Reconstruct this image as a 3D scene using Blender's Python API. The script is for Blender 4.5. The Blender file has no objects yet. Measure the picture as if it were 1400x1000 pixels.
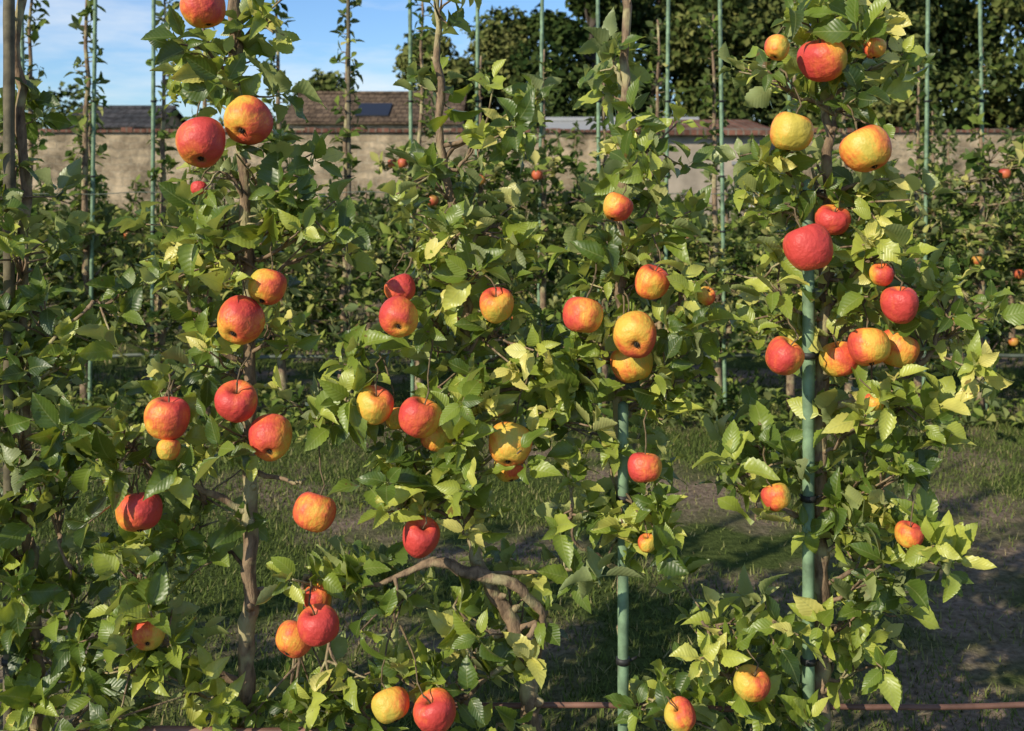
import bpy, math, random
import numpy as np
from mathutils import Vector, Matrix, Euler
random.seed(4); rng=np.random.default_rng(7)
scene=bpy.context.scene
COL=scene.collection
EYE=1.5; F=1500.0; D1=2.24; D2=6.6
def M(u,v,y):
    """image pixel coordinates (u across, v down) -> metres at distance y"""
    return Vector(((u-700)/F*y, y, EYE-(v-230)/F*y))

# ---------------------------------------------------------------- materials
def newmat(name):
    m=bpy.data.materials.new(name); m.use_nodes=True
    nt=m.node_tree; nt.nodes.clear()
    out=nt.nodes.new('ShaderNodeOutputMaterial')
    return m,nt,out
def N(nt,t,**k):
    n=nt.nodes.new(t)
    for a,b in k.items(): setattr(n,a,b)
    return n
def L(nt,a,b): nt.links.new(a,b)
def ramp(nt,fac,stops,interp='LINEAR'):
    r=N(nt,'ShaderNodeValToRGB'); r.color_ramp.interpolation=interp
    e=r.color_ramp.elements
    while len(e)<len(stops): e.new(0.5)
    for i,(p,c) in enumerate(stops):
        e[i].position=p; e[i].color=(c[0],c[1],c[2],1)
    L(nt,fac,r.inputs[0]); return r.outputs[0]
def mixc(nt,fac,a,b,mode='MIX'):
    n=N(nt,'ShaderNodeMix',data_type='RGBA',blend_type=mode)
    for s,v in ((n.inputs[0],fac),(n.inputs[6],a),(n.inputs[7],b)):
        if isinstance(v,(int,float)): s.default_value=v
        elif isinstance(v,tuple): s.default_value=(v[0],v[1],v[2],1)
        else: L(nt,v,s)
    return n.outputs[2]
def math_(nt,op,a,b=None,c=None):
    n=N(nt,'ShaderNodeMath',operation=op)
    for s,v in zip(n.inputs,(a,b,c)):
        if v is None: continue
        if isinstance(v,(int,float)): s.default_value=v
        else: L(nt,v,s)
    return n.outputs[0]
def noise(nt,vec,scale,detail=3,rough=.55):
    n=N(nt,'ShaderNodeTexNoise'); n.inputs['Scale'].default_value=scale
    n.inputs['Detail'].default_value=detail; n.inputs['Roughness'].default_value=rough
    if vec is not None: L(nt,vec,n.inputs['Vector'])
    return n
def bump(nt,h,strength,dist=.01):
    b=N(nt,'ShaderNodeBump'); b.inputs['Strength'].default_value=strength
    b.inputs['Distance'].default_value=dist; L(nt,h,b.inputs['Height']); return b.outputs[0]

def leaf_mat(name,stops,transl=.38,near=True,rough=.42,under=(.17,.21,.10),tint=(.30,.34,.03)):
    m,nt,out=newmat(name)
    a=N(nt,'ShaderNodeAttribute',attribute_name='lc')
    sep=N(nt,'ShaderNodeSeparateColor'); L(nt,a.outputs['Color'],sep.inputs[0])
    col=ramp(nt,sep.outputs[0],stops)
    geo=N(nt,'ShaderNodeNewGeometry')
    if not near:
        col=mixc(nt,math_(nt,'MULTIPLY',geo.outputs['Backfacing'],.5),col,under)
        d=N(nt,'ShaderNodeBsdfDiffuse'); L(nt,col,d.inputs[0])
        if transl>0:
            t=N(nt,'ShaderNodeBsdfTranslucent'); L(nt,mixc(nt,.5,col,tint),t.inputs[0])
            mx=N(nt,'ShaderNodeMixShader'); mx.inputs[0].default_value=transl
            L(nt,d.outputs[0],mx.inputs[1]); L(nt,t.outputs[0],mx.inputs[2]); L(nt,mx.outputs[0],out.inputs[0])
        else: L(nt,d.outputs[0],out.inputs[0])
        return m
    nz=noise(nt,geo.outputs['Position'],45,2)
    col=mixc(nt,.45,col,mixc(nt,nz.outputs[0],(.4,.45,.3),(1.6,1.5,1.3)),'MULTIPLY')
    uv=N(nt,'ShaderNodeAttribute',attribute_name='luv')
    s2=N(nt,'ShaderNodeSeparateXYZ'); L(nt,uv.outputs['Vector'],s2.inputs[0])
    av=math_(nt,'ABSOLUTE',s2.outputs[1])
    mid=math_(nt,'LESS_THAN',av,.05)
    ph=math_(nt,'SUBTRACT',math_(nt,'MULTIPLY',s2.outputs[0],10.),math_(nt,'MULTIPLY',av,2.6))
    fr=math_(nt,'FRACT',ph)
    side=math_(nt,'LESS_THAN',math_(nt,'ABSOLUTE',math_(nt,'SUBTRACT',fr,.5)),.06)
    v=math_(nt,'MAXIMUM',mid,math_(nt,'MULTIPLY',side,.3))
    col=mixc(nt,math_(nt,'MULTIPLY',v,.32),col,(.38,.41,.15))
    wav=math_(nt,'ABSOLUTE',math_(nt,'SUBTRACT',fr,.5))
    nrm=bump(nt,math_(nt,'ADD',math_(nt,'MULTIPLY',wav,.5),nz.outputs[0]),.35,.004)
    spm=math_(nt,'MULTIPLY',math_(nt,'GREATER_THAN',nz.outputs[0],.68),sep.outputs[1])
    col=mixc(nt,math_(nt,'MULTIPLY',spm,.8),col,(.16,.07,.025))
    col=mixc(nt,math_(nt,'MULTIPLY',geo.outputs['Backfacing'],.6),col,under)
    p=N(nt,'ShaderNodeBsdfPrincipled'); L(nt,col,p.inputs['Base Color'])
    p.inputs['Roughness'].default_value=rough
    p.inputs['Specular IOR Level'].default_value=.6
    L(nt,nrm,p.inputs['Normal'])
    t=N(nt,'ShaderNodeBsdfTranslucent'); L(nt,mixc(nt,.5,col,tint),t.inputs[0])
    mx=N(nt,'ShaderNodeMixShader'); mx.inputs[0].default_value=transl
    L(nt,p.outputs[0],mx.inputs[1]); L(nt,t.outputs[0],mx.inputs[2]); L(nt,mx.outputs[0],out.inputs[0])
    return m
LEAF=leaf_mat('apple_leaf',[(0,(.03,.065,.012)),(.28,(.095,.16,.024)),(.52,(.24,.32,.045)),(.78,(.50,.54,.10)),(1,(.78,.70,.22))],rough=.40,under=(.42,.46,.22),tint=(.55,.60,.04),transl=.34)
LEAF2=leaf_mat('apple_leaf_far',[(0,(.022,.045,.012)),(.35,(.08,.13,.028)),(.7,(.23,.28,.06)),(1,(.48,.44,.15))],near=False,transl=.22,under=(.24,.28,.14))
TREEL=leaf_mat('woodland_leaf',[(0,(.018,.034,.010)),(.5,(.065,.09,.024)),(1,(.20,.20,.065))],near=False,transl=0,under=(.06,.08,.03))
GRASSM=leaf_mat('grass_blade',[(0,(.05,.08,.018)),(.5,(.10,.14,.03)),(.8,(.20,.21,.065)),(1,(.40,.33,.17))],near=False,transl=.0,under=(.11,.14,.04))

def bark_mat(name,c1,c2,c3,scale=60):
    m,nt,out=newmat(name)
    tc=N(nt,'ShaderNodeTexCoord'); mp=N(nt,'ShaderNodeMapping'); mp.inputs['Scale'].default_value=(1,1,.35)
    L(nt,tc.outputs['Object'],mp.inputs[0])
    n=noise(nt,mp.outputs[0],scale,4,.65); n2=noise(nt,tc.outputs['Object'],scale*.25,3)
    col=ramp(nt,n.outputs[0],[(.3,c1),(.6,c2)])
    col=mixc(nt,ramp(nt,n2.outputs[0],[(.5,(0,0,0)),(.62,(1,1,1))]),col,c3)
    p=N(nt,'ShaderNodeBsdfPrincipled'); L(nt,col,p.inputs['Base Color']); p.inputs['Roughness'].default_value=.85
    L(nt,bump(nt,n.outputs[0],1.,.006),p.inputs['Normal']); L(nt,p.outputs[0],out.inputs[0]); return m
BARK=bark_mat('apple_bark',(.06,.038,.022),(.28,.19,.115),(.38,.33,.17))
BARK2=bark_mat('woodland_bark',(.03,.022,.015),(.09,.07,.05),(.1,.1,.06),6)

def simple(name,c,rough=.5,var=.3,scale=20,b=.2,metal=0):
    m,nt,out=newmat(name); tc=N(nt,'ShaderNodeTexCoord')
    n=noise(nt,tc.outputs['Object'],scale,4)
    col=mixc(nt,ramp(nt,n.outputs[0],[(.3,(0,0,0)),(.7,(1,1,1))]),tuple(x*(1-var) for x in c),tuple(min(1,x*(1+var)) for x in c))
    p=N(nt,'ShaderNodeBsdfPrincipled'); L(nt,col,p.inputs['Base Color']); p.inputs['Roughness'].default_value=rough
    p.inputs['Metallic'].default_value=metal
    L(nt,bump(nt,n.outputs[0],b,.003),p.inputs['Normal']); L(nt,p.outputs[0],out.inputs[0]); return m
STAKE=simple('green_coated_steel',(.17,.26,.15),.6,.5,25)
STAKE_D=simple('grey_brown_wood',(.12,.10,.06),.8,.5,35,.6)
PIPE_BR=simple('brown_pipe',(.17,.085,.06),.6,.5,14)
PIPE_GR=simple('wire_green',(.10,.12,.09),.5,.4,14)
TIE=simple('rubber_tie',(.02,.02,.02),.6,.2)
TWIG=simple('twig_bark',(.14,.10,.05),.8,.4,80)
CALYX=simple('calyx',(.03,.02,.01),.9,.3,80)
PLASTER=simple('shed_render',(.36,.30,.23),.9,.3,3,.5)
DARK=simple('dark_glass',(.012,.012,.014),.4,.2)
WHITE=simple('white_paint',(.75,.75,.72),.5,.05)
FRAME=simple('grey_frame',(.30,.30,.29),.5,.1)

def apple_mat():
    m,nt,out=newmat('apple_skin')
    tc=N(nt,'ShaderNodeTexCoord'); oi=N(nt,'ShaderNodeObjectInfo')
    so=N(nt,'ShaderNodeSeparateColor'); L(nt,oi.outputs['Color'],so.inputs[0])
    x=N(nt,'ShaderNodeSeparateXYZ'); L(nt,tc.outputs['Object'],x.inputs[0])
    lon=math_(nt,'ARCTAN2',x.outputs[1],x.outputs[0])
    cmb=N(nt,'ShaderNodeCombineXYZ'); L(nt,math_(nt,'COSINE',lon),cmb.inputs[0]); L(nt,math_(nt,'SINE',lon),cmb.inputs[1])
    L(nt,math_(nt,'MULTIPLY',x.outputs[2],.22),cmb.inputs[2])
    ad=N(nt,'ShaderNodeVectorMath',operation='ADD'); L(nt,cmb.outputs[0],ad.inputs[0]); L(nt,oi.outputs['Location'],ad.inputs[1])
    st=noise(nt,ad.outputs[0],10,5,.7)
    ad2=N(nt,'ShaderNodeVectorMath',operation='ADD'); L(nt,tc.outputs['Object'],ad2.inputs[0]); L(nt,oi.outputs['Location'],ad2.inputs[1])
    bl=noise(nt,ad2.outputs[0],1.2,4)
    ang=math_(nt,'MULTIPLY',so.outputs[1],6.283)
    side=math_(nt,'COSINE',math_(nt,'SUBTRACT',lon,ang))
    rad=math_(nt,'SQRT',math_(nt,'ADD',math_(nt,'MULTIPLY',x.outputs[0],x.outputs[0]),math_(nt,'MULTIPLY',x.outputs[1],x.outputs[1])))
    side=math_(nt,'MULTIPLY',side,rad)
    f=math_(nt,'ADD',math_(nt,'MULTIPLY',side,.44),math_(nt,'MULTIPLY',math_(nt,'SUBTRACT',st.outputs[0],.5),.8))
    f=math_(nt,'ADD',f,math_(nt,'MULTIPLY',math_(nt,'SUBTRACT',bl.outputs[0],.5),1.4))
    f=math_(nt,'ADD',f,math_(nt,'ADD',math_(nt,'MULTIPLY',so.outputs[0],.50),.31))
    f=math_(nt,'ADD',f,math_(nt,'MULTIPLY',x.outputs[2],.08))
    col=ramp(nt,f,[(.0,(.56,.44,.07)),(.22,(.76,.43,.065)),(.42,(.80,.28,.05)),(.64,(.72,.135,.05)),(1,(.58,.06,.05))])
    vo=N(nt,'ShaderNodeTexVoronoi'); vo.inputs['Scale'].default_value=11; L(nt,tc.outputs['Object'],vo.inputs['Vector'])
    dot=math_(nt,'LESS_THAN',vo.outputs['Distance'],.08)
    col=mixc(nt,math_(nt,'MULTIPLY',dot,.35),col,(.7,.45,.2))
    rus=math_(nt,'MULTIPLY',math_(nt,'LESS_THAN',math_(nt,'ADD',rad,math_(nt,'MULTIPLY',st.outputs[0],.3)),.34),.6)
    col=mixc(nt,rus,col,(.22,.13,.04))
    p=N(nt,'ShaderNodeBsdfPrincipled'); L(nt,col,p.inputs['Base Color'])
    rr=math_(nt,'ADD',math_(nt,'MULTIPLY',bl.outputs[0],.25),.36); L(nt,rr,p.inputs['Roughness'])
    p.inputs['Specular IOR Level'].default_value=.36
    L(nt,bump(nt,bl.outputs[0],.2,.06),p.inputs['Normal'])
    L(nt,p.outputs[0],out.inputs[0]); return m
APPLE=apple_mat()
def appfar():
    m,nt,out=newmat('apple_skin_far'); g=N(nt,'ShaderNodeNewGeometry'); n=noise(nt,g.outputs['Position'],14,2)
    col=ramp(nt,n.outputs[0],[(.35,(.55,.28,.05)),(.5,(.55,.13,.05)),(.7,(.38,.05,.035))])
    p=N(nt,'ShaderNodeBsdfPrincipled'); L(nt,col,p.inputs['Base Color']); p.inputs['Roughness'].default_value=.5
    L(nt,p.outputs[0],out.inputs[0]); return m
APPLEF=appfar()

# ---------------------------------------------------------------- mesh helpers
def mesh_np(name,verts,faces,mat,attrs=None,smooth=True):
    me=bpy.data.meshes.new(name); verts=np.asarray(verts,np.float32); faces=np.asarray(faces,np.int32)
    k=faces.shape[1]; nf=len(faces)
    me.vertices.add(len(verts)); me.vertices.foreach_set('co',verts.ravel())
    me.loops.add(nf*k); me.loops.foreach_set('vertex_index',faces.ravel())
    me.polygons.add(nf); me.polygons.foreach_set('loop_start',np.arange(0,nf*k,k,dtype=np.int32))
    try: me.polygons.foreach_set('loop_total',np.full(nf,k,np.int32))
    except Exception: pass
    me.polygons.foreach_set('use_smooth',np.full(nf,smooth,bool))
    for nm,(ty,arr) in (attrs or {}).items():
        a=me.attributes.new(nm,ty,'POINT')
        a.data.foreach_set('color' if ty=='FLOAT_COLOR' else 'vector',np.asarray(arr,np.float32).ravel())
    me.update(calc_edges=True); me.validate()
    me.materials.append(mat); return me
def obj(name,me,parent=None,loc=(0,0,0)):
    o=bpy.data.objects.new(name,me); COL.objects.link(o); o.location=loc
    if parent: o.parent=parent
    return o
def empty(name,loc=(0,0,0)):
    o=bpy.data.objects.new(name,None); o.empty_display_size=.1; o.location=loc; COL.objects.link(o); return o
class Geo:
    def __init__(s): s.v=[]; s.f=[]; s.mi=[]
    def tube(s,pts,rad,sides=7,mi=0,rough=0.):
        pts=[Vector(p) for p in pts]; b0=len(s.v); n=len(pts)
        up=Vector((.31,.95,.05)).normalized()
        for i,p in enumerate(pts):
            t=(pts[min(i+1,n-1)]-pts[max(i-1,0)]).normalized()
            a=t.cross(up)
            if a.length<.05: a=t.cross(Vector((1,0,0)))
            a.normalize(); b=t.cross(a)
            for k in range(sides):
                an=2*math.pi*k/sides; r=rad[i]*(1+random.uniform(-rough,rough))
                s.v.append(p+(a*math.cos(an)+b*math.sin(an))*r)
        for i in range(n-1):
            for k in range(sides):
                k2=(k+1)%sides
                s.f.append((b0+i*sides+k,b0+i*sides+k2,b0+(i+1)*sides+k2,b0+(i+1)*sides+k)); s.mi.append(mi)
        s.f.append(tuple(b0+k for k in range(sides))[::-1]); s.mi.append(mi)
        s.f.append(tuple(b0+(n-1)*sides+k for k in range(sides))); s.mi.append(mi)
    def box(s,lo,hi,mi=0):
        b=len(s.v); x0,y0,z0=lo; x1,y1,z1=hi
        s.v+= [Vector(c) for c in ((x0,y0,z0),(x1,y0,z0),(x1,y1,z0),(x0,y1,z0),(x0,y0,z1),(x1,y0,z1),(x1,y1,z1),(x0,y1,z1))]
        for f in ((0,3,2,1),(4,5,6,7),(0,1,5,4),(1,2,6,5),(2,3,7,6),(3,0,4,7)):
            s.f.append(tuple(b+i for i in f)); s.mi.append(mi)
    def mesh(s,name,mats,smooth=True):
        me=bpy.data.meshes.new(name); me.from_pydata([tuple(v) for v in s.v],[],s.f)
        for m in mats: me.materials.append(m)
        me.polygons.foreach_set('material_index',s.mi); me.polygons.foreach_set('use_smooth',[smooth]*len(s.f)); me.update(); return me
def curve(p0,p1,n=6,sag=.0,wig=.01):
    p0=Vector(p0); p1=Vector(p1); out=[]
    for i in range(n+1):
        t=i/n; p=p0.lerp(p1,t); p.z+=sag*math.sin(math.pi*t)
        if 0<i<n: p+=Vector([random.uniform(-wig,wig) for _ in range(3)])
        out.append(p)
    return out
# leaves ----------------------------------------------------
_u=np.concatenate([[0,.15],np.linspace(.2,1.,14)])
_w=np.interp(_u,[0,.15,.2,.3,.42,.55,.7,.84,.93,1.],[.03,.035,.34,.76,.98,1.,.82,.5,.22,.02])
_w=_w*np.where((np.arange(len(_u))%2==0)&(_u>.2)&(_u<.99),.91,1.04)
TH=(_u,_w)
TL=(np.array([0,.2,.5,.8,1.]),np.array([.05,.3,1.,.65,.03]))
TX=(np.array([0,.5,1.]),np.array([.15,1.,.1]))
def leaf_mesh(name,base,dirs,nrm,Ln,Wd,val,mat,tpl=TH,curl=None,brown=None):
    base=np.asarray(base,float);d=np.asarray(dirs,float);n=np.asarray(nrm,float)
    d/=np.linalg.norm(d,axis=1)[:,None]+1e-9
    s=np.cross(d,n); s/=np.linalg.norm(s,axis=1)[:,None]+1e-9; n=np.cross(s,d)
    K=len(base); u,w=tpl; R=len(u)
    if curl is None: curl=rng.uniform(-.15,.95,K)
    fold=rng.uniform(.1,1.05,K)
    if R>5:
        p1=rng.uniform(0,6.28,K)[:,None]; a1=rng.uniform(.02,.15,K)[:,None]
        wave=a1*np.sin(u[None]*rng.uniform(7,14,K)[:,None]+p1)
    else: wave=np.zeros((K,R))
    tw=rng.uniform(-.9,.9,K); bend=rng.uniform(-.2,.2,K)
    Vv=np.zeros((K,R,3,3)); uv=np.zeros((K,R,3,3))
    for j in range(R):
        for c,vv in enumerate((-1,0,1)):
            sw=vv*w[j]*Wd/2+bend*u[j]**2*Ln
            hz=abs(vv)*w[j]*Wd/2*fold - curl*u[j]**2*Ln*.6 + tw*u[j]*vv*w[j]*Wd/2 + vv*wave[:,j]*Wd
            Vv[:,j,c]=base+d*(u[j]*Ln*(1-.15*curl*u[j]))[:,None]+s*sw[:,None]+n*hz[:,None]
            uv[:,j,c]=(u[j],vv*w[j],0)
    fc=[]
    for j in range(R-1):
        for c in range(2): fc.append((j*3+c,j*3+c+1,(j+1)*3+c+1,(j+1)*3+c))
    fc=np.array(fc)[None]+(np.arange(K)*R*3)[:,None,None]
    col=np.zeros((K,R*3,4)); col[:,:,0]=np.clip(val,0,1)[:,None]
    col[:,:,1]=((rng.random(K)<.25) if brown is None else brown)[:,None]; col[:,:,3]=1
    at={'lc':('FLOAT_COLOR',col.reshape(-1,4))}
    if R>5: at['luv']=('FLOAT_VECTOR',uv.reshape(-1,3))
    return mesh_np(name,Vv.reshape(-1,3),fc.reshape(-1,4),mat,at)
def blade_mesh(name,base,d,s,L_,W_,val,mat):
    K=len(base); V=np.zeros((K,3,3)); V[:,0]=base-s*W_[:,None]/2; V[:,1]=base+s*W_[:,None]/2; V[:,2]=base+d*L_[:,None]
    f=np.arange(K*3).reshape(K,3); c=np.zeros((K,3,4)); c[:,:,0]=val[:,None]; c[:,:,3]=1
    return mesh_np(name,V.reshape(-1,3),f,mat,{'lc':('FLOAT_COLOR',c.reshape(-1,4))})
class Leaves:
    def __init__(s): s.b=[];s.d=[];s.n=[];s.l=[];s.w=[];s.v=[]
    def spur(s,p,axis,k,size=1.,val=None,jit=.15):
        a=Vector(axis).normalized(); e=a.orthogonal().normalized(); g=a.cross(e)
        ph=random.uniform(0,6.28); v0=random.gauss(.42,.25) if val is None else val
        for i in range(k):
            an=ph+i*2.4+random.uniform(-.3,.3); el=random.uniform(.0,1.25)
            rdir=(e*math.cos(an)+g*math.sin(an)); d=a*math.sin(el)+rdir*math.cos(el)+Vector([random.gauss(0,.15) for _ in range(3)])
            nn=a*math.cos(el)-rdir*math.sin(el)+Vector([random.gauss(0,.4) for _ in range(3)])
            l=random.uniform(.045,.094)*size
            s.b.append(p+a*random.uniform(-.02,.02)); s.d.append(d); s.n.append(nn); s.l.append(l); s.w.append(l*random.uniform(.38,.56)); s.v.append(v0+random.gauss(0,jit))
    def build(s,name,mat,tpl,keep=None):
        idx=range(len(s.b)) if keep is None else [i for i in range(len(s.b)) if keep(s.b[i],s.d[i],s.l[i])]
        g=lambda a: np.array([a[i] for i in idx],float)
        return leaf_mesh(name,[tuple(s.b[i]) for i in idx],[tuple(s.d[i]) for i in idx],[tuple(s.n[i]) for i in idx],g(s.l),g(s.w),g(s.v),mat,tpl)

# ---------------------------------------------------------------- apple mesh
def catmull(pts,n):
    out=[]; P=[pts[0]]+pts+[pts[-1]]
    for i in range(1,len(P)-2):
        for k in range(n):
            t=k/n; a,b,c,d=[np.array(q,float) for q in P[i-1:i+3]]
            out.append(.5*((2*b)+(-a+c)*t+(2*a-5*b+4*c-d)*t*t+(-a+3*b-3*c+d)*t**3))
    out.append(np.array(pts[-1],float)); return out
PROF=[(0.001,.50),(.08,.56),(.2,.76),(.4,.89),(.62,.87),(.85,.66),(.98,.32),(1.,-.02),(.94,-.38),(.78,-.68),(.52,-.87),(.30,-.89),(.13,-.82),(0.001,-.72)]
def apple_mesh(name,seed,sub=2,seg=32,mats=None,stem=True):
    r=random.Random(seed); pr=catmull(PROF,sub); g=Geo(); n=len(pr); sq=r.uniform(.88,1.0); tap=r.uniform(-.02,.1); ph=r.uniform(0,6)
    for rr,z in pr:
        for k in range(seg):
            a=2*math.pi*k/seg
            lob=1+.03*math.cos(5*a+ph)*max(0,-z)+.035*math.cos(a*2+ph)*1.0+.02*math.cos(3*a+ph*2)
            R=rr*lob*(1+tap*z); g.v.append(Vector((R*math.cos(a),R*math.sin(a),z*sq*(1+.05*math.cos(a+ph)))))
    for i in range(n-1):
        for k in range(seg):
            k2=(k+1)%seg; g.f.append((i*seg+k,(i+1)*seg+k,(i+1)*seg+k2,i*seg+k2)); g.mi.append(0)
    if stem:
        g.tube([(0,0,.45),(.02,.01,.75),(.07,.03,1.05),(.16,.05,1.3)],[.05,.04,.04,.06],6,1)
        for k in range(5):
            a=k*1.257+ph
            g.tube([(.07*math.cos(a),.07*math.sin(a),-.66),(.10*math.cos(a+.2),.10*math.sin(a+.2),-.80),(.04*math.cos(a+.3),.04*math.sin(a+.3),-.90)],[.05,.04,.01],5,2)
        g.tube([(0,0,-.6),(0,0,-.745)],[.09,.06],6,2)
    return g.mesh(name,mats)
AP=[apple_mesh('apple_fruit',i,2,32,[APPLE,TWIG,CALYX]) for i in range(6)]
APL=apple_mesh('apple_small',3,1,12,[APPLEF],False)

# u,v,radius,red tone,facing ('s' side, 'c' calyx towards viewer)
A=[(275,196,34,.95,'s'),(338,167,33,.55,'c'),(278,12,29,.35,'s'),(272,258,11,.9,'s'),(365,392,26,.0,'s'),(328,440,32,.3,'c'),
(228,573,31,.9,'s'),(323,550,29,.7,'s'),(370,599,30,.5,'c'),(190,700,30,.9,'s'),(430,700,28,.98,'s'),(203,868,21,.25,'c'),
(545,435,27,.55,'c'),(547,396,21,.7,'s'),(679,418,24,.5,'s'),(797,432,28,.85,'s'),(868,458,31,.5,'c'),(865,497,29,.3,'s'),
(891,387,24,.9,'s'),(844,284,21,.65,'s'),(512,556,25,.2,'s'),(573,571,29,.35,'s'),(597,596,22,.25,'s'),(543,572,16,.25,'s'),(698,608,29,.4,'s'),(697,640,21,.15,'s'),
(575,735,26,.95,'s'),(882,640,23,.65,'s'),(435,856,28,.9,'s'),(402,874,25,.95,'s'),(435,818,19,.35,'s'),(535,965,25,.25,'s'),(596,974,28,.7,'s'),
(1125,82,33,.7,'s'),(1082,181,30,.05,'s'),(1184,205,33,.6,'s'),(1105,340,32,.95,'s'),(1138,302,23,.8,'s'),(1230,417,25,.95,'s'),
(1188,475,29,.55,'s'),(1148,492,26,.2,'s'),(1227,478,27,.7,'s'),(1072,488,26,.35,'s'),(1243,732,19,.85,'s'),(1062,680,19,.0,'s'),
(1027,935,24,.0,'s'),(930,978,22,.1,'s'),(1205,376,16,.7,'s'),(1062,66,17,.2,'s'),(1195,66,16,.8,'s'),(1195,551,13,.5,'s'),(885,743,13,-.0,'s'),(965,405,13,-.0,'s'),(230,615,16,.4,'s')]
apples=[]
for i,(u,v,r,t,fc) in enumerate(A):
    y=D1-.09-random.uniform(0,.05)
    if (u,v) in ((547,396),(865,497),(597,596),(697,640),(1138,302),(435,818),(1227,478),(402,874),(1148,492),(272,258),(965,405),(543,572)): y=D1-.045
    p=M(u,v,y); R=r/F*y
    o=obj('apple',AP[i%6]); o.location=p; o.scale=(R,R,R*random.uniform(.96,1.03))
    if fc=='c':
        q=Matrix.Rotation(math.radians(random.uniform(-30,30)),3,'Y')@Matrix.Rotation(math.radians(-random.uniform(48,66)),3,'X')@Matrix.Rotation(random.uniform(0,6.28),3,'Z')
    else:
        q=Euler((math.radians(random.uniform(-34,30)),math.radians(random.uniform(-28,28)),0),'XYZ').to_matrix()@Matrix.Rotation(random.uniform(0,6.28),3,'Z')
    o.rotation_euler=q.to_euler()
    o.color=(max(t,0.),random.random(),0,1)
    apples.append((p,R,q@Vector((.16*R,.05*R,1.3*R))))

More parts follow.
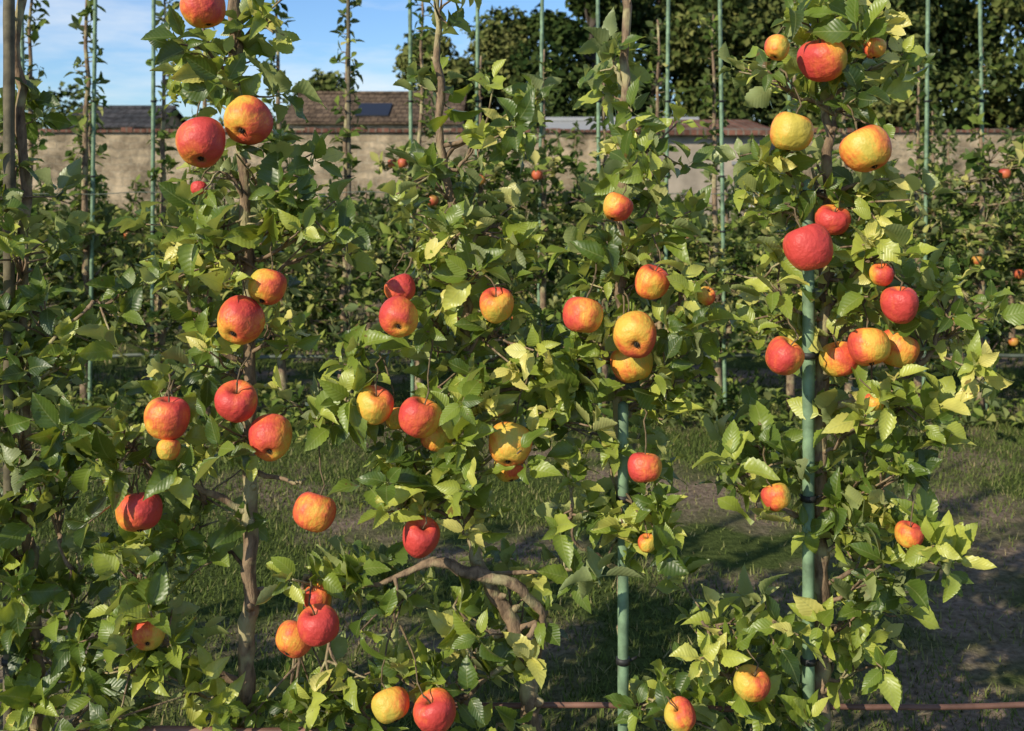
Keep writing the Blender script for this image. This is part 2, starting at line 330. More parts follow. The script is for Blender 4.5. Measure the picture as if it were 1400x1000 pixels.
# ---------------------------------------------------------------- front row trees
T=[ # trunk polyline (u,v,r_mm), clusters (u,v,ru,rv,weight), limbs
 dict(dv=-.16,tr=[(45,1234,20),(50,1000,16),(48,880,15),(36,700,13),(30,480,12),(32,300,11),(28,120,10),(22,-60,8),(20,-250,5)],  # negative dv: shade on this tree put into its dark green leaf colour
  cl=[(25,140,35,35,.5),(35,350,60,50,1),(60,430,70,60,1),(140,425,50,30,.4),(20,500,60,60,1),(75,500,50,45,.9),(30,590,80,70,1.1),(100,590,50,40,.5),(20,680,70,70,1.2),(80,690,40,40,.7),(30,760,70,50,1),(110,775,50,35,.6),(90,830,50,40,.6),(20,840,40,50,.6),(85,910,55,45,.9),(40,970,60,50,1),(-60,500,60,200,1.2),(-70,850,60,150,1.),(0,270,40,40,.5),(140,980,70,40,.9)],
  lb=[[(45,890,8),(90,840,6),(100,790,5),(80,740,3)],[(34,520,7),(75,460,5),(120,425,3)]]),
 dict(dv=0,tr=[(338,1234,21),(338,1000,18),(338,870,17),(342,760,15),(341,620,14),(343,480,13),(338,330,11),(328,180,10),(322,40,13),(318,-120,9),(310,-300,4)],
  cl=[(285,100,70,40,.9),(320,50,40,35,.4),(265,65,35,30,.4),(330,135,50,25,.5),(300,235,60,35,.6),(360,225,55,40,.9),(375,30,28,35,.3),(280,300,80,40,1),(380,290,55,35,.7),(430,300,40,35,.4),(320,350,80,45,1.1),(440,340,50,25,.35),(250,380,55,35,.5),(275,430,35,45,.5),(370,450,35,45,.5),(300,500,50,45,.8),(240,520,45,35,.6),(170,590,45,35,.6),(270,610,60,45,.9),(330,600,35,35,.3),(200,640,45,35,.5),(280,680,65,45,.7),(175,655,20,40,.35),(250,735,50,30,.5),(195,790,55,40,.7),(300,745,30,45,.4),(225,850,55,40,.8),(180,920,80,50,1),(250,940,70,50,.9),(130,870,50,40,.4),(330,980,60,30,.7),(390,270,30,50,.4),(210,740,35,30,.4),(330,-90,60,90,.5),(320,-230,50,70,.3)],
  lb=[[(340,700,8),(280,670,6),(220,650,4),(180,610,3)],[(341,500,8),(290,470,5),(270,420,3)],[(338,940,9),(260,900,6),(200,850,4),(190,780,3)],[(341,640,6),(400,660,4),(415,655,3)]]),
 dict(dv=0,tr=[(722,1234,22),(725,1000,20),(722,920,18),(700,850,15),(660,785,14),(640,700,12),(640,560,11),(636,420,10),(622,300,9),(603,200,8),(600,60,7),(597,-100,6),(590,-260,3)],
  cl=[(650,190,45,30,.5),(725,130,50,25,.5),(690,170,35,25,.3),(590,240,40,35,.4),(600,300,60,40,.9),(680,310,50,45,.8),(640,365,80,45,1.2),(570,350,35,40,.4),(595,440,60,45,.9),(680,460,50,40,.8),(640,500,90,45,1.5),(520,490,40,30,.4),(730,500,50,45,.9),(465,550,50,35,.8),(560,620,65,35,.8),(650,570,75,45,1.3),(750,560,50,40,.8),(640,650,60,45,1.2),(545,680,45,35,.9),(620,710,40,35,.6),(720,605,40,35,.4),(425,570,25,25,.25),(425,790,55,30,.6),(475,800,55,35,.7),(540,850,40,40,.5),(620,830,50,35,.4),(700,835,60,40,.8),(770,775,35,30,.4),(640,890,50,30,.6),(740,890,35,35,.5),(540,920,50,35,.6),(450,940,65,40,.9),(400,975,70,35,.8),(500,980,70,30,.8),(620,940,60,35,.7),(680,990,40,20,.3),(598,120,25,45,.3),(600,20,30,45,.45),(600,-100,50,90,.5)],
  lb=[[(722,915,11),(745,850,9),(700,800,11),(640,783,12),(590,768,9),(530,795,5),(470,800,4),(420,790,3)],[(700,870,6),(735,850,5),(690,905,6),(640,950,4)],[(640,600,7),(560,590,5),(470,560,3)],[(640,560,6),(700,530,4),(770,560,3)],[(650,740,6),(600,700,4),(550,690,3)],[(640,785,5),(770,780,4),(820,772,3)]]),
 dict(dv=0,tr=[(848,1234,12),(853,1000,9),(853,860,8),(850,780,9),(846,640,11),(848,500,11),(850,350,10),(852,200,9),(855,60,9),(855,-100,7),(850,-280,4)],
  cl=[(885,205,55,40,.9),(850,250,40,30,.6),(880,310,60,40,.9),(830,340,45,35,.6),(870,370,50,25,.5),(850,400,60,35,.9),(930,400,35,40,.4),(910,440,50,45,.9),(820,470,50,40,.9),(910,500,50,40,.9),(790,500,45,35,.8),(880,545,50,25,.5),(935,520,35,35,.4),(800,590,40,40,.4),(865,600,40,30,.5),(850,680,55,40,1.),(900,690,40,30,.6),(780,680,25,40,.45),(845,730,45,28,.7),(895,725,28,22,.3),(850,140,28,55,.3),(840,90,30,28,.25),(850,-100,50,80,.5)],
  lb=[[(848,780,6),(815,760,4),(785,740,3),(780,690,2)],[(848,480,7),(890,450,5),(935,405,3)]]),
 dict(dv=.05,tr=[(1128,1234,20),(1124,1000,18),(1122,900,17),(1122,780,16),(1121,640,15),(1122,500,12),(1126,380,11),(1130,250,10),(1128,120,9),(1120,0,8),(1112,-120,7),(1110,-280,4)],
  cl=[(1110,35,65,35,.8),(1180,25,45,30,.6),(1225,85,45,30,.6),(1160,90,55,35,.7),(1060,100,35,30,.4),(1150,150,50,35,.8),(1110,230,50,30,.5),(1060,210,35,22,.3),(1225,240,50,30,.5),(1180,280,70,45,1.1),(1070,290,55,40,.8),(1140,330,45,35,.6),(1190,350,55,35,.7),(1045,380,40,35,.4),(1060,430,45,35,.6),(1150,420,50,35,.7),(1270,400,55,30,.7),(1310,430,45,45,.8),(1180,420,55,30,.5),(1260,470,45,35,.5),(1130,520,30,30,.4),(1200,530,60,35,1.),(1310,500,45,30,.5),(1230,570,55,35,.9),(1165,580,50,40,.9),(1040,610,55,30,.9),(1025,670,50,35,.8),(1080,640,40,30,.5),(1180,650,60,45,1.2),(1250,630,55,45,.8),(1150,700,50,35,.8),(1210,720,55,40,.8),(1275,750,30,40,.35),(1190,780,55,40,.9),(1155,840,40,35,.6),(1215,830,40,35,.5),(1180,890,45,35,.7),(1140,890,25,30,.4),(1060,850,45,28,.5),(980,855,45,28,.6),(980,910,65,40,.9),(1050,950,60,40,.8),(900,960,50,30,.7),(960,985,80,25,.8),(1080,985,40,25,.4),(1120,-90,70,90,.6)],
  lb=[[(1122,560,9),(1190,540,7),(1260,500,6),(1285,450,5),(1310,400,3)],[(1116,720,7),(1060,690,5),(1010,660,3)],[(1116,960,8),(1040,930,6),(980,880,4),(960,850,3)],[(1128,270,6),(1180,250,4),(1235,240,3)]]),
]
for cu in (-280,-560,-840,1570,1850,2130):
    cl=[]
    for v in range(50,1000,80):
        cl.append((cu+random.uniform(-50,50),v,random.uniform(60,90),45,.75))
    T.append(dict(dv=0,tr=[(cu,1234,20),(cu+6,900,16),(cu-5,500,13),(cu+4,100,9),(cu,-280,4)],cl=cl,lb=[]))
allc=[]
for t in T:
    for c in t['cl']: allc.append(c)
def keep(b,d,l):
    c=b+d*(l*.6); tip=b+d*l
    for p,R,_ in apples:
        for q in (c,tip):
            k=p.y/q.y; dx=q.x*k-p.x; dz=(q.z-EYE)*k+EYE-p.z
            rr=math.hypot(dx,dz+.12*R)
            if q.y<p.y+.02 and rr<R*(.95 if q is c else .6): return False
            if (q-p).length<R*1.0: return False
    return True
trees=[]
for ti,t in enumerate(T):
    e=empty('apple_tree',M(t['tr'][0][0],t['tr'][0][1],D1)); base=e.location.copy(); trees.append(e)
    P=catmull([tuple(M(u,v,D1+.02))+(r/1000,) for u,v,r in t['tr']],6)
    g=Geo(); pts=[Vector(q[:3])+Vector((random.gauss(0,.003),random.gauss(0,.003),0)) for q in P]
    g.tube(pts,[q[3]*random.uniform(.88,1.14) for q in P],12,0,.06)
    for k in range(16):
        i=random.randrange(4,len(pts)-3); dd=Vector((random.uniform(-1,1),random.uniform(-1,1),.4)).normalized()
        g.tube([pts[i],pts[i]+dd*P[i][3]*1.4,pts[i]+dd*P[i][3]*2.],[P[i][3]*.7,P[i][3]*.5,P[i][3]*.2],6)
    anchors=list(pts)
    for lb in t['lb']:
        Q=catmull([tuple(M(u,v,D1+.02-.05*min(1,i/2)))+(r/1000,) for i,(u,v,r) in enumerate(lb)],5)
        lp=[Vector(q[:3])+Vector((random.gauss(0,.002),0,random.gauss(0,.002))) for q in Q]
        g.tube(lp,[q[3]*random.uniform(.85,1.15) for q in Q],9,0,.07); anchors+=lp[3:]
    lv=Leaves()
    for (u,v,ru,rv,w) in t['cl']:
        s=D1/F; c=M(u,v,D1+random.uniform(-.05,.05)); cv=random.gauss(.47+t['dv'],.09)
        near=min(anchors,key=lambda q:abs(q.x-c.x)*.8+abs(q.z-(c.z-.04-.3*abs(q.x-c.x))))
        br=curve(near,c,6,.015 if random.random()<.5 else -.02,.006)
        g.tube(br,[.0052,.0048,.0044,.004,.0036,.003,.0026],6)
        n=max(4,int(w*11.8))
        for k in range(n):
            o=Vector((max(-1.1,min(1.1,random.gauss(0,.52)))*ru*s,random.gauss(0,.5)*.12,max(-1.1,min(1.1,random.gauss(0,.52)))*rv*s))
            q=c+o; root=br[random.randint(3,6)]
            g.tube(curve(root,q,3,0,.004),[.0028,.0024,.002,.0018],5)
            ax=(o.normalized()*.6+Vector((random.gauss(-.1,.4),random.gauss(-.2,.4),.7+random.gauss(0,.35)))) if o.length>0 else Vector((0,0,1))
            lv.spur(q,ax,random.randint(4,7),random.uniform(.66,1.1),random.gauss(cv,.22))
    me=g.mesh('trunk_and_branches',[BARK]); o=obj('trunk_and_branches',me,e); o.location=-base
    o=obj('foliage',lv.build('foliage',LEAF,TH,keep),e); o.location=-base
for p,R,st in apples:
    top=p+st
    t=min((M(u,v,D1) for u,v,*_ in allc),key=lambda q:(q-top-Vector((0,0,.05))).length)
    g=Geo(); g.tube(curve(top,top.lerp(t,.8)+Vector((0,0,.02)),5,.006,.005),[.0014,.0016,.0018,.002,.0024,.0028],5)
    tr=min(trees,key=lambda x:abs(x.location.x-p.x))
    o=obj('fruit_spur',g.mesh('fruit_spur',[TWIG]),tr); o.location=-tr.location

# ---------------------------------------------------------------- stakes, wires
def stake(x,y,h,r,mat,lean=0,name='garden_stake'):
    g=Geo(); n=int(h/.05); pts=[];rad=[]
    for i in range(n+1):
        z=h*i/n; pts.append((lean*z/h,0,z)); rad.append(r*(1.06 if i%3==0 else 1.0))
    pts.append((lean,0,h+r*.6)); rad.append(r*.3)
    g.tube(pts,rad,10,0)
    for z in (.5,.83,1.12,1.45,1.9):
        if z<h:
            lx=lean*z/h
            g.tube([(lx,0,z-.006),(lx,0,z+.006)],[r*1.35,r*1.35],10,1)
            g.tube([(lx+r*1.2,0,z),(lx+r*2.6,.006,z+.004)],[.003,.003],5,1)
    o=obj(name,g.mesh(name,[mat,TIE])); o.location=(x,y,0); return o
for u,r,m,h in ((1103,.0120,STAKE,1.47),(851,.0110,STAKE,1.02),(16,.011,STAKE_D,2.75),(-280,.013,STAKE,2.6),(1570,.013,STAKE,2.6)):
    p=M(u,230,D1); stake(p.x,D1-.012,h,r,m)
row2=[125,210,295,385,480,565,650,735,820,907,990,1080,1168,1260,1345]
u2=[125-85*k for k in range(6,0,-1)]+row2+[1345+86*k for k in range(1,7)]
for i,u in enumerate(u2):
    if u in (295,385,1168): continue
    p=M(u,230,D2); stake(p.x,D2-.03,random.uniform(2.55,2.9),.0115,STAKE if u!=480 else STAKE_D,random.uniform(-.04,.04))
def pipe(name,y,z,x0,x1,r,mat,sag=.006):
    g=Geo(); n=int((x1-x0)/.06); pts=[(x0+(x1-x0)*i/n,y+random.gauss(0,.001),z+sag*math.sin(i*.31)+sag*.5*math.sin(i*.83)) for i in range(n+1)]
    g.tube(pts,[r]*(n+1),8); return obj(name,g.mesh(name,[mat]))
pipe('irrigation_pipe',D1-.03,EYE-(993-230)/F*D1,-4.5,-.35,.009,PIPE_BR)
pipe('irrigation_pipe',D1+.03,EYE-(976-230)/F*D1,-.35,4.5,.006,PIPE_BR,.004)
pipe('trellis_wire',D2-.05,EYE-(485-230)/F*D2,-6,6,.012,PIPE_GR)
pipe('trellis_wire',D2-.05,1.35,-6,6,.0025,PIPE_GR)

# ---------------------------------------------------------------- rows further away
def generic(seed,crown_top,dens,tpl,size=1.,leader=True,napp=6,H=None):
    random.seed(seed); g=Geo(); lv=Leaves()
    H=H or random.uniform(2.2,2.75); pts=curve((0,0,0),(random.uniform(-.04,.04),0,H),14,0,.012)
    g.tube(pts,[.026*(1-i/17.) +.002 for i in range(15)],7,0,.06)
    ncl=int(11*dens)
    ap=[]
    for k in range(ncl):
        z=.42+(crown_top-.42)*((k+.5)/ncl)+random.uniform(-.05,.05); a=random.uniform(0,6.28); rr=random.uniform(.05,.28)
        c=Vector((math.cos(a)*rr,math.sin(a)*rr*.7,z)); near=min(pts,key=lambda q:abs(q.z-z+.08))
        br=curve(near,c,3,0,.01); g.tube(br,[.009,.007,.005,.003],5)
        for j in range(9):
            q=c+Vector((random.gauss(0,.08),random.gauss(0,.075),random.gauss(0,.06)))
            g.tube([c,q],[.003,.002],4)
            lv.spur(q,(random.gauss(0,.5),random.gauss(-.2,.5),.8),random.randint(4,7),size*random.uniform(.75,1.15),random.gauss(.5,.27))
        if random.random()<napp/ncl: ap.append((c+Vector((0,-.1,-.02)),random.uniform(.028,.040)))
    z=crown_top
    while leader and z<H-.05:
        z+=random.uniform(.02,.045); k=min(.999,z/H); q=pts[min(14,int(k*14))].lerp(pts[min(14,int(k*14)+1)],k*14-int(k*14)); wd=.06+.12*random.random()*(H-z)
        a=random.uniform(0,6.28); q2=q+Vector((math.cos(a)*wd*.5,math.sin(a)*wd*.5,.01)); g.tube([q,q2],[.004,.002],4)
        lv.spur(q2,(math.cos(a)*.8,math.sin(a)*.8,.9),random.randint(3,5),size*.9,random.gauss(.35,.2))
    tm=g.mesh('trunk_and_branches',[BARK]); lm=lv.build('foliage',LEAF2,tpl)
    av=[];af=[]
    co=[v.co.copy() for v in APL.vertices]; fs=[tuple(p.vertices) for p in APL.polygons]
    for p,R in ap:
        b=len(av); av+=[tuple(p+c*R) for c in co]; af+=[tuple(b+i for i in f) for f in fs]
    am=None
    if ap:
        am=bpy.data.meshes.new('fruit'); am.from_pydata(av,[],af); am.materials.append(APPLEF); am.polygons.foreach_set('use_smooth',[True]*len(af))
    return tm,lm,am
V2=[generic(100+i,[1.35,1.12,1.6,1.18,1.7,1.25][i],[1.9,1.6,2.3,1.8,2.4,1.8][i],TL,1.08,napp=(1,0,4,0,4,1)[i]) for i in range(6)]
V3=[generic(200+i,[1.0,1.1,.95][i],1.2,TX,1.5,True,(0,2,0)[i],[1.4,2.0,1.15][i]) for i in range(3)]
random.seed(11)
def place(var,x,y,parent=None):
    e=empty('apple_tree',(x,y,0)); 
    if parent: e.parent=parent; e.name='tree'
    e.rotation_euler=(0,0,random.choice((0,math.pi))+random.uniform(-.4,.4)); s=random.uniform(.95,1.05); e.scale=(s,s,s)
    for nm,me in zip(('trunk_and_branches','foliage','fruit'),var):
        if me: obj(nm,me,e)
for i,u in enumerate(u2):
    x=M(u,230,D2).x
    k = random.choice([4,2,0]) if 540<u<880 or u>1200 else (1 if 950<u<1100 or 200<u<490 else random.choice([1,3,5]))
    place(V2[k],x+random.uniform(-.05,.05),D2+random.uniform(-.05,.05))
for y,n,sp in ((9.2,13,.6),(12.0,15,.68),(15.0,14,.8)):
    r=empty('apple_tree_row',(0,0,0))
    for k in range(-n,n+1):
        place(random.choice(V3),k*sp+random.uniform(-.1,.1),y,r)

# ---------------------------------------------------------------- ground
def groundmat():
    m,nt,out=newmat('ground_soil_grass'); g=N(nt,'ShaderNodeNewGeometry')
    n1=noise(nt,g.outputs['Position'],1.1,4); n2=noise(nt,g.outputs['Position'],35,4,.7)
    gr=ramp(nt,n2.outputs[0],[(.3,(.035,.05,.014)),(.7,(.09,.115,.035))])
    so=ramp(nt,n2.outputs[0],[(.3,(.10,.072,.048)),(.7,(.30,.23,.165))])
    col=mixc(nt,ramp(nt,n1.outputs[0],[(.48,(0,0,0)),(.60,(1,1,1))]),gr,so)
    p=N(nt,'ShaderNodeBsdfDiffuse'); L(nt,col,p.inputs[0])
    L(nt,bump(nt,n2.outputs[0],.8,.02),p.inputs['Normal']); L(nt,p.outputs[0],out.inputs[0]); return m
me=bpy.data.meshes.new('ground'); S=900
me.from_pydata([(-S,-S,0),(S,-S,0),(S,S,0),(-S,S,0)],[],[(0,1,2,3)]); me.materials.append(groundmat()); obj('ground',me)
def patch(x,y):
    return np.sin(x*1.7+1)*np.cos(y*1.3)+.6*np.sin(x*3.9+y*2.3)+.4*np.sin(y*6+x)
def grass(name,K,x0,x1,y0,y1,h0,h1,w):
    x=rng.uniform(x0,x1,K); y=rng.uniform(y0,y1,K); pt=patch(x,y)
    bare=np.exp(-(((x-1.8)/.9)**2+((y-4.1)/1.2)**2))
    k=(rng.random(K)<np.clip(.95-.6*(pt>.55)-.9*bare,0.05,1)); x=x[k];y=y[k];pt=pt[k];bare=bare[k];K=len(x)
    a=rng.uniform(0,6.28,K); tl=rng.uniform(.1,1.3,K); d=np.stack([np.cos(a)*tl,np.sin(a)*tl,np.ones(K)],1); d/=np.linalg.norm(d,axis=1)[:,None]
    b=a+rng.uniform(.8,2.3,K); s=np.stack([np.cos(b),np.sin(b),0*b],1)
    h=rng.uniform(h0,h1,K)*(1-.3*(pt>.7))
    v=np.clip(rng.normal(.45,.2,K)+.18*pt+.35*bare,0,1); v[rng.random(K)<.08]=1
    return obj(name,blade_mesh(name,np.stack([x,y,np.zeros(K)-.002],1),d,s,h,np.full(K,w)*rng.uniform(.6,1.4,K),v,GRASSM))
grass('grass',220000,-3.6,3.6,1.9,7.6,.012,.048,.0055)
grass('grass',60000,-9,9,7.6,17.5,.04,.10,.016)
lv=Leaves(); random.seed(5)
for k in range(1300):
    x=random.uniform(-4.5,4.5); y=D2-.1+random.gauss(0,.25); dn=math.sin(x*2.3)+math.sin(x*5.1+1)
    if dn<random.uniform(-1.6,1): continue
    lv.spur(Vector((x,y,random.uniform(.0,.16))),(random.gauss(0,.3),random.gauss(0,.3),1),random.randint(4,7),random.uniform(.6,1.2),random.gauss(.5,.18))
obj('weeds',lv.build('weeds',LEAF2,TL))

# ---------------------------------------------------------------- wall and buildings
def wallmat(name,c1,c2,mort,sw=(.45,.15),dist=.06,k=.8):
    m,nt,out=newmat(name); tc=N(nt,'ShaderNodeTexCoord'); s=N(nt,'ShaderNodeSeparateXYZ'); L(nt,tc.outputs['Object'],s.inputs[0])
    cb=N(nt,'ShaderNodeCombineXYZ'); L(nt,s.outputs[0],cb.inputs[0]); L(nt,s.outputs[2],cb.inputs[1])
    nz=noise(nt,tc.outputs['Object'],3,3); ad=mixc(nt,dist,cb.outputs[0],nz.outputs['Color'],'ADD')
    b=N(nt,'ShaderNodeTexBrick'); L(nt,ad,b.inputs['Vector']); b.inputs['Scale'].default_value=1
    b.inputs['Brick Width'].default_value=sw[0]; b.inputs['Row Height'].default_value=sw[1]; b.inputs['Mortar Size'].default_value=.014
    b.inputs['Color1'].default_value=(*c1,1); b.inputs['Color2'].default_value=(*c2,1); b.inputs['Mortar'].default_value=(*mort,1)
    n2=noise(nt,tc.outputs['Object'],1.6,8,.8)
    col=mixc(nt,k,b.outputs[0],ramp(nt,n2.outputs[0],[(.38,(.34,.32,.28)),(.60,(1.3,1.22,1.1))]),'MULTIPLY')
    p=N(nt,'ShaderNodeBsdfDiffuse'); L(nt,col,p.inputs[0])
    L(nt,bump(nt,math_(nt,'ADD',math_(nt,'MULTIPLY',b.outputs['Fac'],-.6),n2.outputs[0]),.9,.06),p.inputs['Normal'])
    L(nt,p.outputs[0],out.inputs[0]); return m
STONE=wallmat('wall_stone',(.52,.43,.31),(.33,.27,.195),(.42,.36,.27),(.3,.12),.22,.9)
COPE=wallmat('coping_brick',(.24,.12,.09),(.17,.09,.07),(.2,.17,.14),(.11,.3))
TILE=wallmat('roof_tiles',(.19,.14,.10),(.13,.10,.075),(.06,.045,.04),(.22,.16))
SLATE=wallmat('slate',(.09,.09,.10),(.06,.065,.075),(.03,.03,.03),(.3,.2))
YW=18.
e=empty('garden_wall',(0,YW,0))
g=Geo(); g.box((-30,0,0),(30,.35,2.08))
obj('masonry',g.mesh('masonry',[STONE],False),e)
g=Geo()
for k in range(-150,150):
    g.box((k*.2+.004,-.05,2.083),(k*.2+.192,.40,2.083+.06+random.uniform(-.025,.025)))
obj('coping',g.mesh('coping',[COPE],False),e)
def building(name,x0,x1,y0,y1,eave,ridge,wm,rm,wins,over=.18):
    e=empty(name,((x0+x1)/2,(y0+y1)/2,0)); w=(x1-x0)/2; d=(y1-y0)/2
    g=Geo(); g.box((-w,-d,0),(w,d,eave))
    b=len(g.v); g.v+=[Vector(q) for q in ((-w,-d,eave+.002),(-w,d,eave+.002),(-w,0,ridge-.05),(w,-d,eave+.002),(w,d,eave+.002),(w,0,ridge-.05))]
    g.f+=[(b,b+2,b+1),(b+3,b+4,b+5)]; g.mi+=[0,0]
    obj('walls',g.mesh('walls',[wm],False),e)
    g=Geo(); W=w+over; Dd=d+over; ez=eave-over*(ridge-eave)/d
    for s in (-1,1):
        b=len(g.v); t=.09
        g.v+=[Vector(q) for q in ((-W,s*Dd,ez),(W,s*Dd,ez),(W,0,ridge),(-W,0,ridge),(-W,s*Dd,ez+t),(W,s*Dd,ez+t),(W,0,ridge+t),(-W,0,ridge+t))]
        for f in ((0,1,2,3),(4,5,6,7),(0,1,5,4),(1,2,6,5),(3,0,4,7)): g.f.append(tuple(b+i for i in f)); g.mi.append(0)
    g.tube([(-W,0,ridge+t),(W,0,ridge+t)],[.09,.09],8)
    obj('roof',g.mesh('roof',[rm],False),e)
    g=Geo()
    for (a,bq,z0,z1) in wins:
        g.box((a,-d-.02,z0),(bq,-d-.003,z1),0)
        for q in ((a-.05,a),(bq,bq+.05),((a+bq)/2-.02,(a+bq)/2+.02)): g.box((q[0],-d-.05,z0),(q[1],-d-.021,z1),1)
        g.box((a-.05,-d-.06,z1+.002),(bq+.05,-d-.004,z1+.06),1); g.box((a-.08,-d-.1,z0-.07),(bq+.08,-d-.004,z0-.002),1)
    if wins: obj('windows',g.mesh('windows',[DARK,FRAME],False),e)
    return e
h=building('house',-7.4,-1.8,36,42,3.0,4.05,STONE,TILE,[(-2.2,-1.3,1.2,2.3),(.8,1.7,1.2,2.3)])
g=Geo(); sl=(4.05-3.0)/3
def onroof(x0,x1,t0,t1):
    b=len(g.v)
    for lift in (.11,.15):
        for x,t in ((x0,t0),(x1,t0),(x1,t1),(x0,t1)): g.v.append(Vector((x,-3+3*t,3.0+3*t*sl+lift)))
    for f in ((4,5,6,7),(0,1,5,4),(1,2,6,5),(2,3,7,6),(3,0,4,7)): g.f.append(tuple(b+i for i in f)); g.mi.append(0)
onroof(-.6,.5,.1,.55)
obj('roof_window',g.mesh('roof_window',[DARK],False),h)
building('outbuilding',-16.5,-13.2,40,45,3.0,3.75,STONE,SLATE,[(-.5,.4,1.2,2.2)])
building('greenhouse',.8,4.6,26,29,2.0,2.6,FRAME,FRAME,[(-1.6,-.7,.9,1.8),(-.4,.5,.9,1.8),(.8,1.6,.9,1.8)],.08)
e=empty('garden_shed',(2.9,16.6,0)); g=Geo(); g.box((-.82,-.5,0),(.82,1.2,1.98)); obj('walls',g.mesh('walls',[PLASTER],False),e)
g=Geo(); g.v+=[Vector(q) for q in ((-.95,-.66,1.98),(.95,-.66,1.98),(.95,1.3,2.22),(-.95,1.3,2.22),(-.95,-.66,2.05),(.95,-.66,2.05),(.95,1.3,2.29),(-.95,1.3,2.29))]
g.f=[(0,3,2,1),(4,5,6,7),(0,1,5,4),(1,2,6,5),(2,3,7,6),(3,0,4,7)]; g.mi=[0]*6; obj('roof',g.mesh('roof',[COPE],False),e)
g=Geo(); g.box((.36,-.52,1.17),(.70,-.503,1.55),0); g.box((.32,-.54,1.55),(.74,-.503,1.6),2); g.box((.32,-.56,1.13),(.74,-.503,1.168),1)
g.box((.34,-.54,.92),(.74,-.503,1.128),1)
obj('window_and_panel',g.mesh('window_and_panel',[DARK,WHITE,FRAME],False),e)

# ---------------------------------------------------------------- woodland trees
def bigtree(name,x,y,H,W,seed,K,val=.4,zb=.12,leaf=.29,nl=30):
    random.seed(seed); r=np.random.default_rng(seed)
    e=empty(name,(x,y,0)); g=Geo()
    tk=curve((0,0,0),(0,0,H*.75),8,0,.15); g.tube(tk,[W*.045*(1-i/10) for i in range(9)],9,0,.08)
    lobes=[]
    for k in range(nl):
        z=H*(zb+.06+(.9-zb)*((k+random.random())/nl)); prof=math.sin(math.pi*min(1,max(.1,(z/H-zb+.2)/(1.16-zb))))**.5
        a=random.uniform(0,6.28); rr=W*.5*prof*random.uniform(.2,.85)
        c=Vector((math.cos(a)*rr,math.sin(a)*rr,z)); lobes.append((c,W*random.uniform(.11,.23)))
        near=min(tk,key=lambda q:abs(q.z-z*.75)); g.tube(curve(near,c,4,.1,.1),[W*.014,W*.011,W*.008,W*.006,W*.003],5)
    obj('trunk_and_limbs',g.mesh('trunk_and_limbs',[BARK2]),e)
    B=[];Nn=[];Vv=[]
    per=K//len(lobes)
    for c,R in lobes:
        d=r.normal(size=(per,3)); d/=np.linalg.norm(d,axis=1)[:,None]
        rad=R*(.5+.55*r.random(per)**.5)*(1+.28*np.sin(d[:,0]*7+seed)*np.cos(d[:,2]*6+R*9))
        B.append(np.array(c)+d*rad[:,None]*np.array([1,1,.8])); Nn.append(d+r.normal(size=(per,3))*.5+np.array([0,0,.4])); Vv.append(r.normal(val,.16,per)+random.uniform(-.2,.2))
    B=np.concatenate(B);Nn=np.concatenate(Nn);Vv=np.concatenate(Vv); dd=r.normal(size=B.shape)
    l=r.uniform(.6,1.4,len(B))*leaf
    obj('crown',leaf_mesh('crown',B,dd,Nn,l,l*.75,Vv,TREEL,TX),e)
S_=[('oak_tree',-3.8,52,7.8,5.0,1,11000,.7),('oak_tree',-.3,55,9.0,6.4,2,12000,.75),
('oak_tree',3.4,46,12.5,6.5,3,13000,.35),('oak_tree',9.5,47,13,8.4,4,16000,.6),('oak_tree',15.3,45,12,8.4,5,16000,.65),('oak_tree',21,48,13,8.8,6,14000,.55),('oak_tree',27,47,12,8,7,8000,.5),('oak_tree',12.5,54,15,9,8,12000,.4),('oak_tree',18.5,55,15,9,9,11000,.5),
('oak_tree',-9.6,56,6.0,5,10,7000,.6),('oak_tree',6.8,54,14,9,12,14000,.4)]
for s in S_: bigtree(*s,zb=.03)
K=24000
x=rng.uniform(-45,45,K); hh=3.0+1.1*np.sin(x*.45)+.7*np.sin(x*1.3+2)+.3*np.sin(x*3.1); z=rng.random(K)**.6*np.maximum(hh+1.2,1)
y=60+rng.uniform(-1.5,1.5,K)
d=rng.normal(size=(K,3)); l=rng.uniform(.2,.45,K)
obj('hedge',leaf_mesh('hedge',np.stack([x,y,z],1),d,rng.normal(size=(K,3))+np.array([0,-1,.6]),l,l*.8,rng.normal(.5,.2,K),TREEL,TX))
lv=Leaves(); random.seed(9)
for k in range(1300):
    x=random.uniform(-12,12); top=.85+.3*math.sin(x*1.1)+.2*math.sin(x*3.3)
    if 2.0<x<3.8: top=.7
    lv.spur(Vector((x,(17.2 if not 1.9<x<3.9 else 15.7)+random.uniform(-.3,.3),random.random()**.7*top)),(random.gauss(0,.5),-.4,.8),6,1.7,random.gauss(.35,.2))
obj('shrub_border',lv.build('shrub_border',LEAF2,TX))

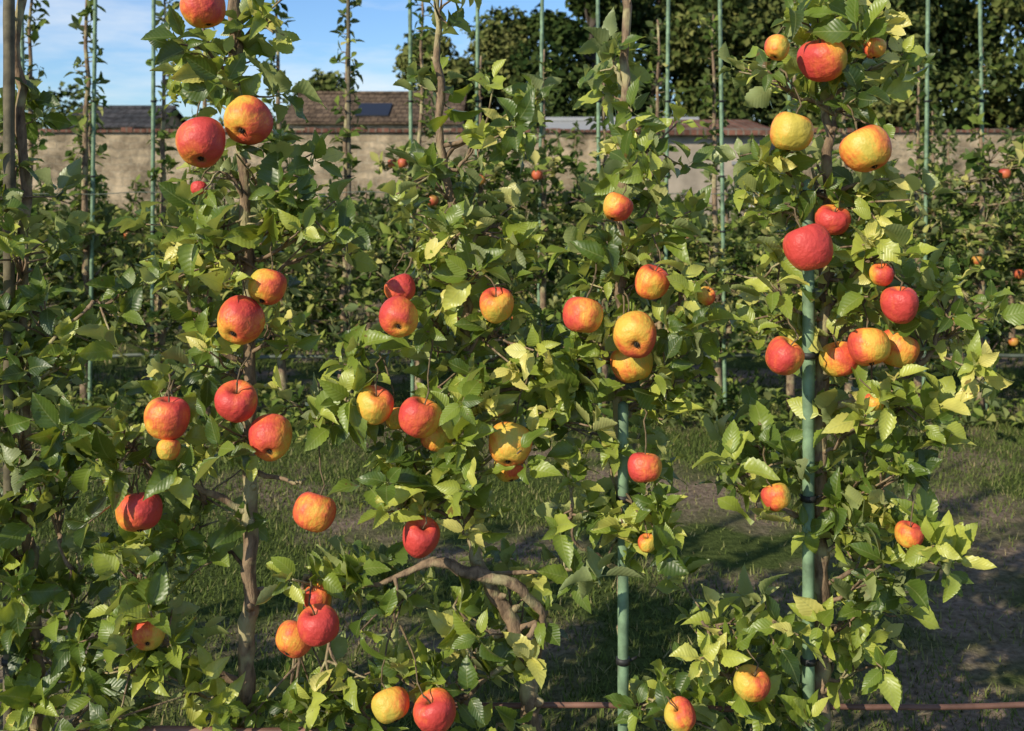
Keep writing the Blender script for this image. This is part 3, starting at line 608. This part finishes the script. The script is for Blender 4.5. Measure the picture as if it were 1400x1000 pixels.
# ---------------------------------------------------------------- light
EL=math.radians(30); az=math.atan2(-.70,-.71)  # sun behind the viewer, to the left
sd=Vector((math.sin(az)*math.cos(EL),math.cos(az)*math.cos(EL),math.sin(EL)))
sun=bpy.data.lights.new('sun','SUN'); sun.energy=5.0; sun.angle=math.radians(.5); sun.color=(1,.91,.72)
so=bpy.data.objects.new('sun',sun); COL.objects.link(so); so.rotation_euler=sd.to_track_quat('Z','Y').to_euler(); so.location=(-4,-6,6)
w=bpy.data.worlds.new('World'); scene.world=w; w.use_nodes=True; nt=w.node_tree; nt.nodes.clear()
out=N(nt,'ShaderNodeOutputWorld'); bg=N(nt,'ShaderNodeBackground'); bg.inputs[1].default_value=.12
sk=N(nt,'ShaderNodeTexSky'); sk.sky_type='NISHITA'; sk.sun_disc=False; sk.sun_elevation=EL; sk.sun_rotation=az
sk.air_density=1.; sk.dust_density=.2; sk.ozone_density=3.
tc=N(nt,'ShaderNodeTexCoord'); mp=N(nt,'ShaderNodeMapping'); mp.inputs['Scale'].default_value=(1.5,1.5,8); mp.inputs['Rotation'].default_value=(.1,.3,0)
L(nt,tc.outputs['Generated'],mp.inputs[0]); n=noise(nt,mp.outputs[0],2.2,6,.62)
cf=ramp(nt,n.outputs[0],[(.46,(0,0,0)),(.72,(.7,.7,.7))])
skc=mixc(nt,1.,sk.outputs[0],(.80,1.0,1.28),'MULTIPLY')
col=mixc(nt,cf,skc,(7.8,8.1,8.3)); L(nt,col,bg.inputs[0]); L(nt,bg.outputs[0],out.inputs[0])

cam=bpy.data.cameras.new('camera'); co=bpy.data.objects.new('camera',cam); COL.objects.link(co)
cam.sensor_width=36; cam.lens=36*F/1400; cam.shift_y=-270/1400; cam.clip_end=3000; cam.clip_start=.05
cam.dof.use_dof=True; cam.dof.focus_distance=2.18; cam.dof.aperture_fstop=8
co.location=(0,0,EYE); co.rotation_euler=(math.pi/2,0,0); scene.camera=co
scene.view_settings.view_transform='Standard'; scene.view_settings.look='None'; scene.view_settings.exposure=0
